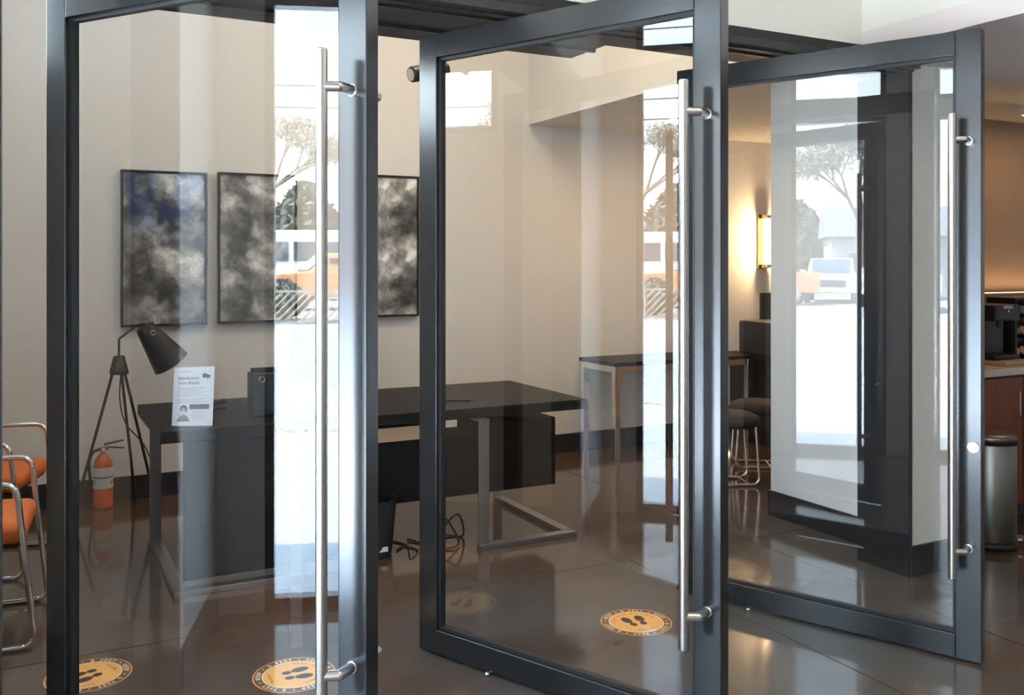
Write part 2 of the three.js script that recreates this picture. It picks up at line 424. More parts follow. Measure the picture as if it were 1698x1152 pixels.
// things on and under the desk
{
  const DT0 = 0.756;
  const posterTex = canvasTex(680, 880, (c, w, h) => {
    c.fillStyle = '#f3f2ef'; c.fillRect(0, 0, w, h);
    c.fillStyle = '#aaa'; c.fillRect(90, 62, 190, 8);
    c.fillStyle = '#666'; c.font = 'bold 66px sans-serif'; c.textBaseline = 'alphabetic';
    c.fillText('Mandatory', 80, 190); c.fillText('Face Masks', 80, 262);
    c.fillStyle = '#585858';
    c.beginPath(); c.moveTo(480, 110); c.lineTo(520, 95); c.lineTo(620, 130); c.lineTo(610, 165); c.lineTo(580, 170); c.lineTo(572, 205); c.lineTo(560, 165); c.lineTo(490, 165); c.fill();
    c.fillStyle = '#b5b4b0';
    for (let i = 0; i < 7; i++) c.fillRect(80, 310 + i * 20, 480 - (i % 3) * 60, 7);
    for (let i = 0; i < 4; i++) c.fillRect(80, 475 + i * 20, 500 - (i % 2) * 90, 7);
    c.fillStyle = '#5c5a58'; c.fillRect(285, 560, 330, 74);
    c.fillStyle = '#4c4846'; c.beginPath(); c.arc(190, 630, 62, 0, 7); c.fill();
    c.fillStyle = '#b9b2aa'; c.beginPath(); c.ellipse(186, 655, 40, 52, 0, 0, 7); c.fill();
    c.fillStyle = '#dcdcda'; c.fillRect(150, 655, 74, 50);
    c.fillStyle = '#908c88'; c.beginPath(); c.moveTo(90, 800); c.quadraticCurveTo(110, 715, 190, 715); c.quadraticCurveTo(265, 715, 285, 800); c.fill();
    c.fillStyle = '#5a5856'; c.fillRect(85, 795, 205, 16);
    c.fillStyle = '#bdbcb8'; for (let i = 0; i < 6; i++) c.fillRect(330, 660 + i * 24, 250 - (i % 3) * 40, 7);
  });
  const st = thing('sign_holder', 'white mask notice in a clear stand on the desk edge', 'sign', [0.435, DT0, -1.5], -0.7);
  const sheet = new THREE.BoxGeometry(0.216, 0.28, 0.0015); sheet.rotateX(-0.16).rotateZ(0.05); sheet.translate(0, 0.145, -0.025);
  const posterMat = std(0xffffff, 0.7, 0, { map: posterTex });
  mesh('notice', sheet, [M.paper, M.paper, M.paper, M.paper, posterMat, M.paper], st);
  mesh('holder_foot', cb(0, 0.002, -0.01, 0.2, 0.004, 0.06, 0.001), M.black, st);
  mesh('holder_back', cb(0, 0.07, -0.045, 0.05, 0.13, 0.003, 0, [0.3, 0, 0]), M.white, st);

  const box = thing('desk_organizer', 'dark desk organizer box beside the mask notice', 'organizer', [0.84, DT0, -1.72]);
  mesh('box_body', cb(0, 0.11, 0, 0.16, 0.22, 0.12, 0.006), M.black, box);
  mesh('divider', cb(0, 0.23, 0, 0.15, 0.03, 0.004), M.black, box);
  mesh('ring_pull', new THREE.TorusGeometry(0.014, 0.002, 8, 20).translate(-0.03, 0.19, 0.062), M.chrome, box);

  const btl = thing('pump_bottle', 'small white pump bottle between organizer and monitor', 'bottle', [1.0, DT0, -1.74]);
  mesh('bottle_body', lathe([[0, 0], [0.027, 0], [0.03, 0.006], [0.03, 0.11], [0.022, 0.128], [0.011, 0.134], [0.011, 0.145], [0, 0.145]]), M.white, btl);
  mesh('pump', merge([cyl(V(0, 0.145, 0), V(0, 0.185, 0), 0.006), cb(-0.014, 0.186, 0, 0.045, 0.01, 0.016, 0.003)]), M.white, btl);

  const tr = thing('paper_tray', 'pale two level paper tray in front of the monitor', 'tray', [1.06, DT0, -1.58], 0.1);
  for (const y of [0.004, 0.07]) mesh('tray_shelf', merge([cb(0, y, 0, 0.26, 0.006, 0.2), cb(-0.127, y + 0.022, 0, 0.006, 0.04, 0.2), cb(0.127, y + 0.022, 0, 0.006, 0.04, 0.2)]), M.white, tr);
  for (const [x, zz] of [[-0.12, -0.09], [0.12, -0.09], [-0.12, 0.09], [0.12, 0.09]]) mesh('post', cyl(V(x, 0, zz), V(x, 0.07, zz), 0.005, 0.005, 10), M.white, tr);
  mesh('papers', cb(0, 0.088, 0, 0.22, 0.02, 0.18, 0.002), M.paper, tr);

  const mo = thing('desk_monitor', 'black computer monitor standing on the large desk', 'monitor', [1.26, DT0, -1.98], 0.35);
  const sc = mesh('screen_housing', cb(0, 0.3, 0, 0.5, 0.32, 0.03, 0.008), M.black, mo);
  mesh('screen_face', cb(0, 0.3, -0.0165, 0.48, 0.3, 0.002), M.gasket, sc);
  mesh('stand', cb(0, 0.09, 0.03, 0.05, 0.18, 0.02, 0.005), M.black, mo);
  mesh('base_plate', cb(0, 0.006, 0.02, 0.22, 0.012, 0.17, 0.005), M.black, mo);

  const ph = thing('stapler', 'small black stapler at the corner of the desk', 'stapler', [0.62, DT0, -2.0], 0.3);
  mesh('stapler_base', cb(0, 0.006, 0, 0.15, 0.012, 0.035, 0.004), M.black, ph);
  mesh('stapler_arm', cb(0.01, 0.034, 0, 0.14, 0.025, 0.032, 0.008, [0, 0, 0.13]), M.black, ph);

  const ms = thing('computer_mouse', 'black computer mouse on the bare desk top', 'mouse', [1.42, DT0, -2.1], 0.4);
  mesh('mouse_body', new THREE.SphereGeometry(1, 24, 16, 0, 7, 0, Math.PI / 2).scale(0.035, 0.034, 0.056), M.black, ms);
  mesh('mouse_wheel', cb(0, 0.03, -0.025, 0.006, 0.012, 0.018, 0.003), M.gasket, ms);
  tag(mesh('pen', cyl(V(1.86, DT0 + 0.005, -1.72), V(1.99, DT0 + 0.005, -1.66), 0.005), M.black, scene), 'black pen lying on the black desk top', 'pen');

  const pc = thing('waste_basket', 'black rounded waste basket on the floor under the desk', 'basket', [1.36, 0, -1.42 - 0.14]);
  mesh('basket_body', lathe([[0, 0], [0.1, 0], [0.108, 0.01], [0.135, 0.3], [0.139, 0.305], [0.131, 0.3], [0.1, 0.02], [0, 0.02]]), M.blackSoft, pc);
  mesh('label_plate', cb(0.02, 0.05, 0.108, 0.07, 0.025, 0.004, 0.001), M.white, pc);

  const cableMat = M.black;
  const cord = (name, pts, label, r = 0.006) => tag(mesh(name, smooth(pts.map(([x, y, b]) => V(x, y, -b)), r, 80), cableMat, scene), label, 'cable');
  cord('power_cable', [[1.62, 0.008, 1.7], [1.7, 0.012, 1.55], [1.74, 0.1, 1.58], [1.8, 0.13, 1.62], [1.84, 0.02, 1.5], [1.78, 0.01, 1.44], [1.7, 0.01, 1.5], [1.76, 0.07, 1.56], [1.88, 0.14, 1.6], [1.92, 0.01, 1.62], [1.83, 0.01, 1.68], [1.72, 0.012, 1.64]], 'tangled black cable on the floor by the steel desk leg');
  cord('thin_cable', [[1.5, 0.006, 1.55], [1.56, 0.006, 1.6], [1.6, 0.006, 1.5], [1.55, 0.03, 1.47], [1.58, 0.006, 1.62], [1.52, 0.006, 1.75]], 'thin black cable curling beside the waste basket', 0.005);
}
// second desk against the wall
{
  const d = thing('side_table', 'dark topped table with chrome legs against the back wall', 'table', [3.78, 0, -2.88]);
  mesh('tabletop', cb(0.7, 0.755, -0.26, 1.4, 0.03, 0.52, 0.003), M.desk, d);
  for (const x of [0.035, 1.365]) mesh('leg_frame', merge([cb(x, 0.37, -0.03, 0.05, 0.74, 0.05, 0.003), cb(x, 0.37, -0.49, 0.05, 0.74, 0.05, 0.003), cb(x, 0.715, -0.26, 0.05, 0.05, 0.41, 0.003)]), M.chrome, d);
  mesh('apron', cb(0.7, 0.715, -0.03, 1.28, 0.05, 0.04, 0.003), M.chrome, d);
}

// ------------------------------------------------------------------ tripod lamp
{
  const t = thing('tripod_lamp', 'black tripod floor lamp with tilted cone shade', 'lamp', [0.25, 0, -3.05]);
  const hub = V(0, 0.93, 0);
  mesh('hub', lathe([[0, 0.86], [0.062, 0.86], [0.06, 0.88], [0.035, 0.97], [0, 0.975]], 6), M.black, t);
  for (const [x, z] of [[-0.26, 0.03], [0.22, 0.02], [0.12, -0.26]]) {
    const l = mesh('leg', cyl(hub.clone().add(V(x * 0.12, -0.04, z * 0.12)), V(x, 0.006, z), 0.009, 0.009, 12), M.black, t);
    mesh('foot_cap', new THREE.SphereGeometry(0.011, 12, 8).translate(x, 0.011, z), M.gasket, l);
  }
  mesh('pole', bent([V(0, 0.95, 0), V(0, 1.075, 0), V(0.105, 1.16, 0.0), V(0.15, 1.16, 0)], 0.007, 0.01), M.black, t);
  const sh = new THREE.Group(); sh.name = 'shade_head'; sh.position.set(0.14, 1.15, 0.03); sh.rotation.set(0.12, 0, 0.6); t.add(sh);
  mesh('shade', lathe([[0, 0.0], [0.045, 0.0], [0.056, -0.008], [0.115, -0.29], [0.112, -0.29], [0.05, -0.012], [0, -0.012]], 40), M.black, sh);
  mesh('switch_ring', new THREE.TorusGeometry(0.013, 0.0025, 8, 24).translate(0.02, -0.05, 0.072), M.chrome, sh);
  mesh('bulb', new THREE.SphereGeometry(0.028, 20, 14).translate(0, -0.16, 0), M.white, sh);
  mesh('cord', smooth([V(0.01, 0.87, 0.01), V(0.005, 0.7, 0), V(0.04, 0.55, -0.03), V(0.15, 0.4, -0.05), V(0.22, 0.2, -0.15), V(0.25, 0.02, -0.31)], 0.004, 60), M.black, t);
}
// ------------------------------------------------------------------ fire extinguisher
{
  const e = thing('fire_extinguisher', 'orange red fire extinguisher with white label on the floor', 'fire extinguisher', [0.174, 0, -3.25], 0.2);
  const lab = canvasTex(512, 256, (c, w, h) => {
    c.fillStyle = '#d8d8d4'; c.fillRect(0, 0, w, h); c.fillStyle = '#444'; c.fillRect(0, 112, w, 16);
    c.font = 'bold 70px sans-serif'; c.fillStyle = '#555'; for (const x of [40, 296]) { c.fillText('ABC', x, 210); c.beginPath(); c.moveTo(x + 40, 90); c.lineTo(x + 62, 50); c.lineTo(x + 84, 90); c.fill(); }
  });
  mesh('cylinder_body', lathe([[0, 0], [0.05, 0], [0.057, 0.008], [0.058, 0.02], [0.058, 0.26], [0.05, 0.3], [0.03, 0.33], [0.018, 0.345], [0, 0.345]], 40), M.red, e);
  mesh('label_band', new THREE.CylinderGeometry(0.0588, 0.0588, 0.13, 48, 1, true).translate(0, 0.195, 0), std(0xffffff, 0.5, 0, { map: lab }), e);
  const v = mesh('valve', merge([cyl(V(0, 0.34, 0), V(0, 0.375, 0), 0.016), cb(0.005, 0.372, 0, 0.05, 0.025, 0.024, 0.004)]), M.brushed, e);
  mesh('gauge', cyl(V(0, 0.368, 0.012), V(0, 0.368, 0.024), 0.012), M.white, v);
  mesh('lever', merge([cb(0.065, 0.405, 0, 0.12, 0.008, 0.02, 0.003, [0, 0, 0.12]), cb(0.07, 0.372, 0, 0.12, 0.008, 0.02, 0.003, [0, 0, -0.18])]), M.blackSoft, e);
  mesh('hose', smooth([V(-0.02, 0.37, 0), V(-0.06, 0.36, 0.01), V(-0.085, 0.3, 0.01), V(-0.08, 0.2, 0.01), V(-0.07, 0.11, 0.01)], 0.009), M.blackSoft, e);
}
// ------------------------------------------------------------------ orange chairs with chrome frames
function guestChair(label, pos, turn) {
  const c = thing('guest_chair', label, 'chair', pos, turn, 'orange guest chairs with chrome frames');
  const seat = new RoundedBoxGeometry(0.5, 0.085, 0.5, 4, 0.04); seat.rotateX(0.05).translate(0, 0.46, 0);
  mesh('seat', seat, M.orange, c);
  const back = new RoundedBoxGeometry(0.5, 0.36, 0.07, 4, 0.033); back.rotateX(-0.16).translate(0, 0.72, -0.27);
  mesh('backrest', back, M.orange, c);
  mesh('seat_pan', cb(0, 0.412, 0, 0.46, 0.02, 0.46, 0.006), M.blackSoft, c);
  for (const s of [-1, 1]) {
    const x = s * 0.29;
    mesh('side_frame', bent([V(x, 0.84, -0.33), V(x, 0.66, -0.27), V(x, 0.665, 0.22), V(x, 0.012, 0.29), V(x, 0.012, -0.3), V(x, 0.42, -0.22)], 0.0125, 0.055), M.chrome, c);
  }
  mesh('cross_bar', cyl(V(-0.29, 0.4, 0.16), V(0.29, 0.4, 0.16), 0.011), M.chrome, c);
  mesh('cross_bar', cyl(V(-0.29, 0.4, -0.22), V(0.29, 0.4, -0.22), 0.011), M.chrome, c);
  return c;
}
guestChair('orange seated chrome chair pulled up next to the door opening', [-0.49, 0, -1.33], Math.PI * 0.5 - 0.1);
guestChair('orange seated chrome chair standing behind the other, by the wall', [-0.46, 0, -2.32], Math.PI * 0.5 - 0.3);

// ------------------------------------------------------------------ things beyond the white partition
function stool(label, pos, turn) {
  const s = thing('cushion_stool', label, 'stool', pos, turn, 'black stools with chrome sled legs');
  mesh('seat', lathe([[0, 0.4], [0.16, 0.4], [0.195, 0.415], [0.205, 0.44], [0.19, 0.475], [0.13, 0.5], [0, 0.51]], 40), M.blackSoft, s);
  for (const x of [-0.12, 0.12]) mesh('sled_leg', bent([V(x, 0.41, -0.14), V(x, 0.011, -0.17), V(x, 0.011, 0.17), V(x, 0.41, 0.14)], 0.0105, 0.06), M.chrome, s);
  mesh('cross_bar', cyl(V(-0.12, 0.011, 0.1), V(0.12, 0.011, 0.1), 0.009), M.chrome, s);
}
stool('round black stool with chrome legs farther from the partition', [4.13, 0, -1.95], 1.2);
stool('round black stool with chrome legs tucked behind the partition edge', [4.68, 0, -2.3], 1.0);
{
  const t = thing('work_table', 'black panelled work table beyond the partition', 'table', [5.25, 0, -2.7]);
  mesh('tabletop', cb(0.9, 0.745, -0.3, 1.8, 0.04, 0.6, 0.004), M.desk, t);
  mesh('front_panel', cb(0.9, 0.62, -0.02, 1.78, 0.22, 0.02), M.desk, t);
  for (const x of [0.03, 1.77]) mesh('side_panel', cb(x, 0.363, -0.3, 0.03, 0.725, 0.56), M.desk, t);
  const p = thing('desktop_printer', 'black printer with white paper trays on the work table', 'printer', [5.5, 0.766, -2.95]);
  mesh('printer_body', cb(0, 0.14, 0, 0.5, 0.28, 0.4, 0.015), M.black, p);
  const o = mesh('paper_slot', cb(0.06, 0.17, 0.202, 0.26, 0.1, 0.012), M.gasket, p);
  mesh('sheet', cb(0.02, 0.185, 0.209, 0.1, 0.06, 0.004), M.paper, o); mesh('sheet', cb(0.13, 0.185, 0.209, 0.09, 0.06, 0.004), M.paper, o);
  const m = thing('wall_screen', 'black flat screen beside the glowing sconce', 'screen', [5.9, 0.766, -3.25]);
  mesh('screen_housing', cb(0, 0.33, 0, 0.62, 0.36, 0.03, 0.006), M.black, m);
  mesh('stand', merge([cb(0, 0.08, -0.01, 0.06, 0.16, 0.02), cb(0, 0.006, 0, 0.24, 0.012, 0.16, 0.004)]), M.black, m);
}
// sconce
const warm = new THREE.Color(1.0, 0.68, 0.36), neutral = new THREE.Color(1.0, 0.78, 0.52);
{
  const s = thing('wall_sconce', 'glowing vertical wall sconce with brass ends', 'sconce', [5.76, 1.5, -3.42]);
  const brass = std(lin(0.55, 0.36, 0.15), 0.3, 1);
  mesh('back_plate', cb(0, 0.24, 0.01, 0.12, 0.5, 0.02, 0.004), brass, s);
  mesh('light_tube', cyl(V(0, 0.03, 0.07), V(0, 0.45, 0.07), 0.035), std(0x000000, 0.5, 0, { emissive: lin(1.0, 0.72, 0.4), emissiveIntensity: 7 }), s);
  mesh('end_cap', cyl(V(0, 0.0, 0.07), V(0, 0.03, 0.07), 0.05), brass, s); mesh('end_cap', cyl(V(0, 0.45, 0.07), V(0, 0.48, 0.07), 0.05), brass, s);
  for (const y of [0.12, 0.36]) { const l = new THREE.PointLight(warm, 1.1, 0, 2); l.position.set(0, y, 0.16); l.castShadow = true; s.add(l); }
}
// spotlights under the office ceiling
function spot(label, pos, turn, tilt) {
  const s = thing('spotlight', label, 'spotlight', pos, turn, 'black cylinder spotlights in the office');
  mesh('stem', cyl(V(0, 0, 0), V(0, 4.2 - pos[1], 0), 0.008), M.black, s);
  const h = new THREE.Group(); h.name = 'head'; h.rotation.z = tilt; s.add(h);
  mesh('can', lathe([[0, -0.13], [0.042, -0.13], [0.047, -0.125], [0.047, 0.12], [0.042, 0.13], [0, 0.13]], 28).rotateZ(Math.PI / 2), M.black, h);
  mesh('lens', cyl(V(-0.128, 0, 0), V(-0.132, 0, 0), 0.036), M.chrome, h);
}
spot('black cylinder spotlight hanging by the middle door stile', [1.87, 2.68, -2.0], 0.2, 0.25);
spot('black cylinder spotlight seen through the top of the middle door', [2.83, 2.96, -2.0], -0.1, -0.15);

// ------------------------------------------------------------------ kitchenette
{
  const k = thing('base_cabinet', 'reddish brown base cabinet under the coffee counter', 'cabinet', [4.5, 0, -0.38]);
  mesh('carcass', cb(1.3, 0.49, -0.3, 2.6, 0.78, 0.58, 0.002), M.wood, k);
  mesh('toe_kick', cb(1.3, 0.05, -0.34, 2.6, 0.1, 0.5), M.base, k);
  for (let i = 0; i < 5; i++) {
    const d = mesh('cabinet_door', cb(0.26 + i * 0.52, 0.49, 0.0, 0.505, 0.75, 0.02, 0.003), M.wood, k);
    mesh('handle', bent([V(0.45 + i * 0.52, 0.64, 0.01), V(0.45 + i * 0.52, 0.64, 0.04), V(0.45 + i * 0.52, 0.78, 0.04), V(0.45 + i * 0.52, 0.78, 0.01)], 0.005, 0.01), M.brushed, d);
  }
  const w = thing('worktop', 'pale worktop over the brown cabinets', 'worktop', [4.48, 0.88, -0.35]);
  mesh('slab_top', cb(1.32, 0.02, -0.315, 2.64, 0.04, 0.63, 0.004), M.counter, w);
  const r = thing('coffee_rack', 'black open rack of coffee pods on the counter', 'rack', [5.3, 0.92, -0.66]);
  mesh('rack_frame', merge([cb(0.02, 0.2, -0.06, 0.02, 0.4, 0.2), cb(0.62, 0.2, -0.06, 0.02, 0.4, 0.2), cb(0.32, 0.2, -0.155, 0.6, 0.4, 0.01), ...[0.006, 0.135, 0.265, 0.394].map((y) => cb(0.32, y, -0.06, 0.6, 0.012, 0.2))]), M.black, r);
  const podCols = [lin(0.6, 0.25, 0.06), lin(0.25, 0.22, 0.2), lin(0.5, 0.32, 0.2), lin(0.16, 0.14, 0.18), lin(0.4, 0.38, 0.35)].map((c) => std(c, 0.5));
  const pg = lathe([[0, 0], [0.018, 0], [0.024, 0.045], [0.027, 0.047], [0, 0.047]], 16);
  let n = 0;
  for (let row = 0; row < 3; row++) for (let i = 0; i < 9; i++) {
    const p = mesh('coffee_pod', pg.clone().rotateX(1.2).translate(0, 0.035, 0), podCols[(row * 3 + i * 2) % 5], scene);
    p.position.set(5.3 + 0.065 + i * 0.063, 0.92 + 0.012 + row * 0.13, -0.66 - 0.03); n++;
    tag(p, ['orange', 'dark brown', 'tan', 'dark purple', 'pale grey'][(row * 3 + i * 2) % 5] + ' lidded coffee pod on the ' + ['bottom', 'middle', 'top'][row] + ' shelf of the black rack' + (i > 4 ? ', farther half' : ', machine side'), 'coffee pod', 'coffee pods in the rack');
  }
  const m = thing('coffee_machine', 'black coffee machine next to the pod rack', 'coffee machine', [5.11, 0.945, -0.68]);
  mesh('machine_body', merge([cb(0, 0.17, -0.06, 0.24, 0.34, 0.2, 0.012), cb(0, 0.29, 0.08, 0.24, 0.1, 0.14, 0.012), cb(0, 0.015, 0.08, 0.24, 0.03, 0.14, 0.006)]), M.black, m);
  mesh('spout', cyl(V(0, 0.2, 0.09), V(0, 0.245, 0.09), 0.016), M.black, m);
  mesh('button', cyl(V(0.0, 0.3, 0.15), V(0.0, 0.3, 0.156), 0.008), M.chrome, m);
  mesh('control_panel', cb(-0.0, 0.325, 0.15, 0.09, 0.022, 0.004), M.brushed, m);
  const tr = thing('wooden_tray', 'light wooden tray under the coffee machine', 'tray', [5.11, 0.92, -0.62]);
  mesh('tray_board', cb(0, 0.0125, 0, 0.3, 0.024, 0.36, 0.006), M.tray, tr);
}
// pedal bin
{
  const t = thing('pedal_bin', 'slim brushed steel pedal bin by the cabinets', 'bin', [4.41, 0, -0.14]);
  mesh('bin_body', lathe([[0, 0.05], [0.122, 0.05], [0.122, 0.56], [0, 0.56]], 48), M.binSteel, t);
  mesh('bin_lid', lathe([[0, 0.625], [0.1, 0.622], [0.124, 0.61], [0.126, 0.6], [0.126, 0.565], [0, 0.565]], 48), M.binSteel, t);
  mesh('bin_base', lathe([[0, 0], [0.125, 0], [0.126, 0.05], [0, 0.05]], 48), M.black, t);
  mesh('pedal', cb(0.13, 0.045, 0.06, 0.09, 0.014, 0.06, 0.004, [0, 0.5, 0]), M.brushed, t);
}
// ------------------------------------------------------------------ room lamps, with unseen panels added for light
function addedPanelLamp(name, label, x, y, b, w, d, color, power, glow) {  // out-of-view panel added to light the rooms
  const t = thing(name, label, 'ceiling light', [x, y, -b], 0);
  mesh('housing', cb(0, 0.02, 0, w + 0.06, 0.04, d + 0.06, 0.004), M.white, t);
  mesh('light_diffuser', cb(0, -0.002, 0, w, 0.006, d), std(0x000000, 0.6, 0, { emissive: color, emissiveIntensity: glow }), t);
  const l = new THREE.RectAreaLight(color, power, w, d);
  l.position.set(0, -0.012, 0); l.rotation.x = -Math.PI / 2; t.add(l);
}
addedPanelLamp('added_ceiling_panel', 'added square light panel on the office ceiling above the desk', 2.1, 4.16, 1.7, 1.2, 0.6, neutral, 17, 3);  // added above the view to brighten and warm the office
addedPanelLamp('added_ceiling_panel', 'added light panel on the lobby ceiling before the doors', 1.2, 4.16, -3.0, 1.2, 0.6, neutral, 10, 3);  // added out of view to light the lobby
addedPanelLamp('added_ceiling_panel', 'added light panel on the lobby ceiling near the end wall', 1.2, 4.16, -5.4, 1.2, 0.6, neutral, 10, 3);  // second added lobby panel, also unseen
addedPanelLamp('added_downlight', 'added warm light panel under the soffit over the stools', 4.06, 2.61, 2.3, 0.22, 0.22, warm, 85, 3);  // added behind the middle door stile to warm the back wall
addedPanelLamp('added_downlight', 'added warm light panel under the soffit over the coffee counter', 5.6, 2.48, 0.45, 0.5, 0.3, warm, 7, 3);  // added outside the view for warm light on the tan wall
{
  const t = thing('rack_light', 'thin warm light strip on top of the coffee rack', 'light strip', [5.3, 1.325, -0.9]);
  mesh('channel', cb(0.3, 0.008, 0, 1.0, 0.016, 0.03), M.brushed, t);
  mesh('light_diffuser', cb(0.3, 0.018, 0, 0.98, 0.004, 0.02), std(0x000000, 0.5, 0, { emissive: lin(1, 0.6, 0.28), emissiveIntensity: 4 }), t);
  const l = new THREE.RectAreaLight(warm, 14, 0.98, 0.03);
  l.position.set(0.3, 0.03, 0); l.rotation.x = Math.PI / 2; t.add(l);
}
{
  const t = thing('added_glow_strip', 'thin glowing strip added for the warm streak behind the stools', 'light strip', [5.5, 0.17, -3.4]);  // glowing strip added to give the warm streak near the floor
  mesh('channel', cb(0, 0, 0, 1.3, 0.02, 0.02), M.brushed, t);
  mesh('light_diffuser', cb(0, -0.002, 0.011, 1.28, 0.012, 0.004), std(0x000000, 0.5, 0, { emissive: lin(1, 0.6, 0.28), emissiveIntensity: 6 }), t);
  const l = new THREE.RectAreaLight(warm, 14, 1.28, 0.03);
  l.position.set(0, 0, 0.02); l.rotation.y = Math.PI; t.add(l);
}

// ------------------------------------------------------------------ the street
const X = {
  walk: std(0xffffff, 0.9, 0, { map: tex(512, 512, (u, v) => { const k = 0.8 + 0.08 * fbm(u, v, 12, 5, 2) - 0.04; return [k, k * 0.985, k * 0.96]; }, true, 0.3, 0.3) }),
  road: std(0xffffff, 0.95, 0, { map: tex(512, 512, (u, v) => { const k = 0.58 + 0.12 * fbm(u, v, 40, 4, 8); return [k, k, k * 0.99]; }, true, 0.25, 0.25) }),
  lot: std(lin(0.17, 0.165, 0.155), 0.95),
  gravel: std(lin(0.3, 0.23, 0.14), 0.95),
  lime: std(lin(0.8, 0.8, 0.78), 0.8),
  bark: std(lin(0.09, 0.07, 0.055), 0.9),
  leafPale: std(lin(0.17, 0.165, 0.13), 0.9, 0, { side: THREE.DoubleSide }),
  leafDark: std(lin(0.06, 0.07, 0.055), 0.95, 0, { side: THREE.DoubleSide }),
  leafBush: std(lin(0.06, 0.075, 0.05), 0.95, 0, { side: THREE.DoubleSide }),
  tyre: std(lin(0.015, 0.015, 0.016), 0.9), rim: std(lin(0.5, 0.5, 0.52), 0.35, 1),
  tint: std(lin(0.03, 0.045, 0.06), 0.08), lampGlass: std(lin(0.7, 0.72, 0.75), 0.15), grille: std(lin(0.05, 0.05, 0.055), 0.5),
  siding: std(lin(0.45, 0.46, 0.48), 0.9), roofing: std(lin(0.1, 0.1, 0.11), 0.95), post: std(lin(0.22, 0.18, 0.14), 0.9), wire: std(lin(0.03, 0.03, 0.03), 0.7),
  plate: std(lin(0.6, 0.62, 0.65), 0.5),
};
{
  const w = struct('sidewalk', 'sunlit pale concrete apron outside the windows');
  mesh('apron', bx(-5.7, SF - 0.2, -0.14, -0.02, -60, 60), X.walk, w);
  const k = struct('gravel_strip', 'narrow gravel strip between apron and road'); mesh('gravel_bed', bx(-5.95, -5.7, -0.14, -0.03, -60, 60), X.gravel, k);
  const stones = []; for (let i = 0; i < 500; i++) { const r = rr(0.008, 0.022); stones.push(new THREE.IcosahedronGeometry(r, 0).translate(-5.7 - rnd() * 0.25, -0.028, rr(-6, 12))); }
  const s = mesh('pebbles', merge(stones), X.gravel, scene); s.name = numbered('gravel'); s.userData = { label: 'loose brown pebbles along the edge of the apron', category: 'gravel', kind: 'stuff' };
  const r = struct('road', 'pale asphalt road across the street front'); mesh('asphalt', bx(-20, -5.95, -0.16, -0.05, -60, 60), X.road, r);
  mesh('lane_line', bx(-12.75, -12.6, -0.05, -0.045, -60, 60), X.lime, r); mesh('edge_line', bx(-19.6, -19.45, -0.05, -0.045, -60, 60), X.lime, r);
  mesh('kerb', bx(-20.2, -20, -0.16, 0.06, -60, 60), X.lime, r);
  const l = struct('ground_lot', 'grey parking lot beyond the road'); mesh('lot_surface', bx(-90, -20.2, -0.16, -0.02, -80, 80), X.lot, l);
}
function prism(profile, halfW, topIn = 0, mid = 0.9) { // side profile in (x forward, y), extruded along z with tumblehome
  const s = new THREE.Shape(profile.map(([x, y]) => new THREE.Vector2(x, y)));
  const g = new THREE.ExtrudeGeometry(s, { depth: 2 * halfW, bevelEnabled: true, bevelSize: 0.03, bevelThickness: 0.03, bevelSegments: 2 });
  g.translate(0, 0, -halfW);
  if (topIn) { const p = g.attributes.position; for (let i = 0; i < p.count; i++) { const y = p.getY(i); if (y > mid) p.setZ(i, p.getZ(i) * (1 - topIn * (y - mid))); } g.computeVertexNormals(); }
  return g;
}
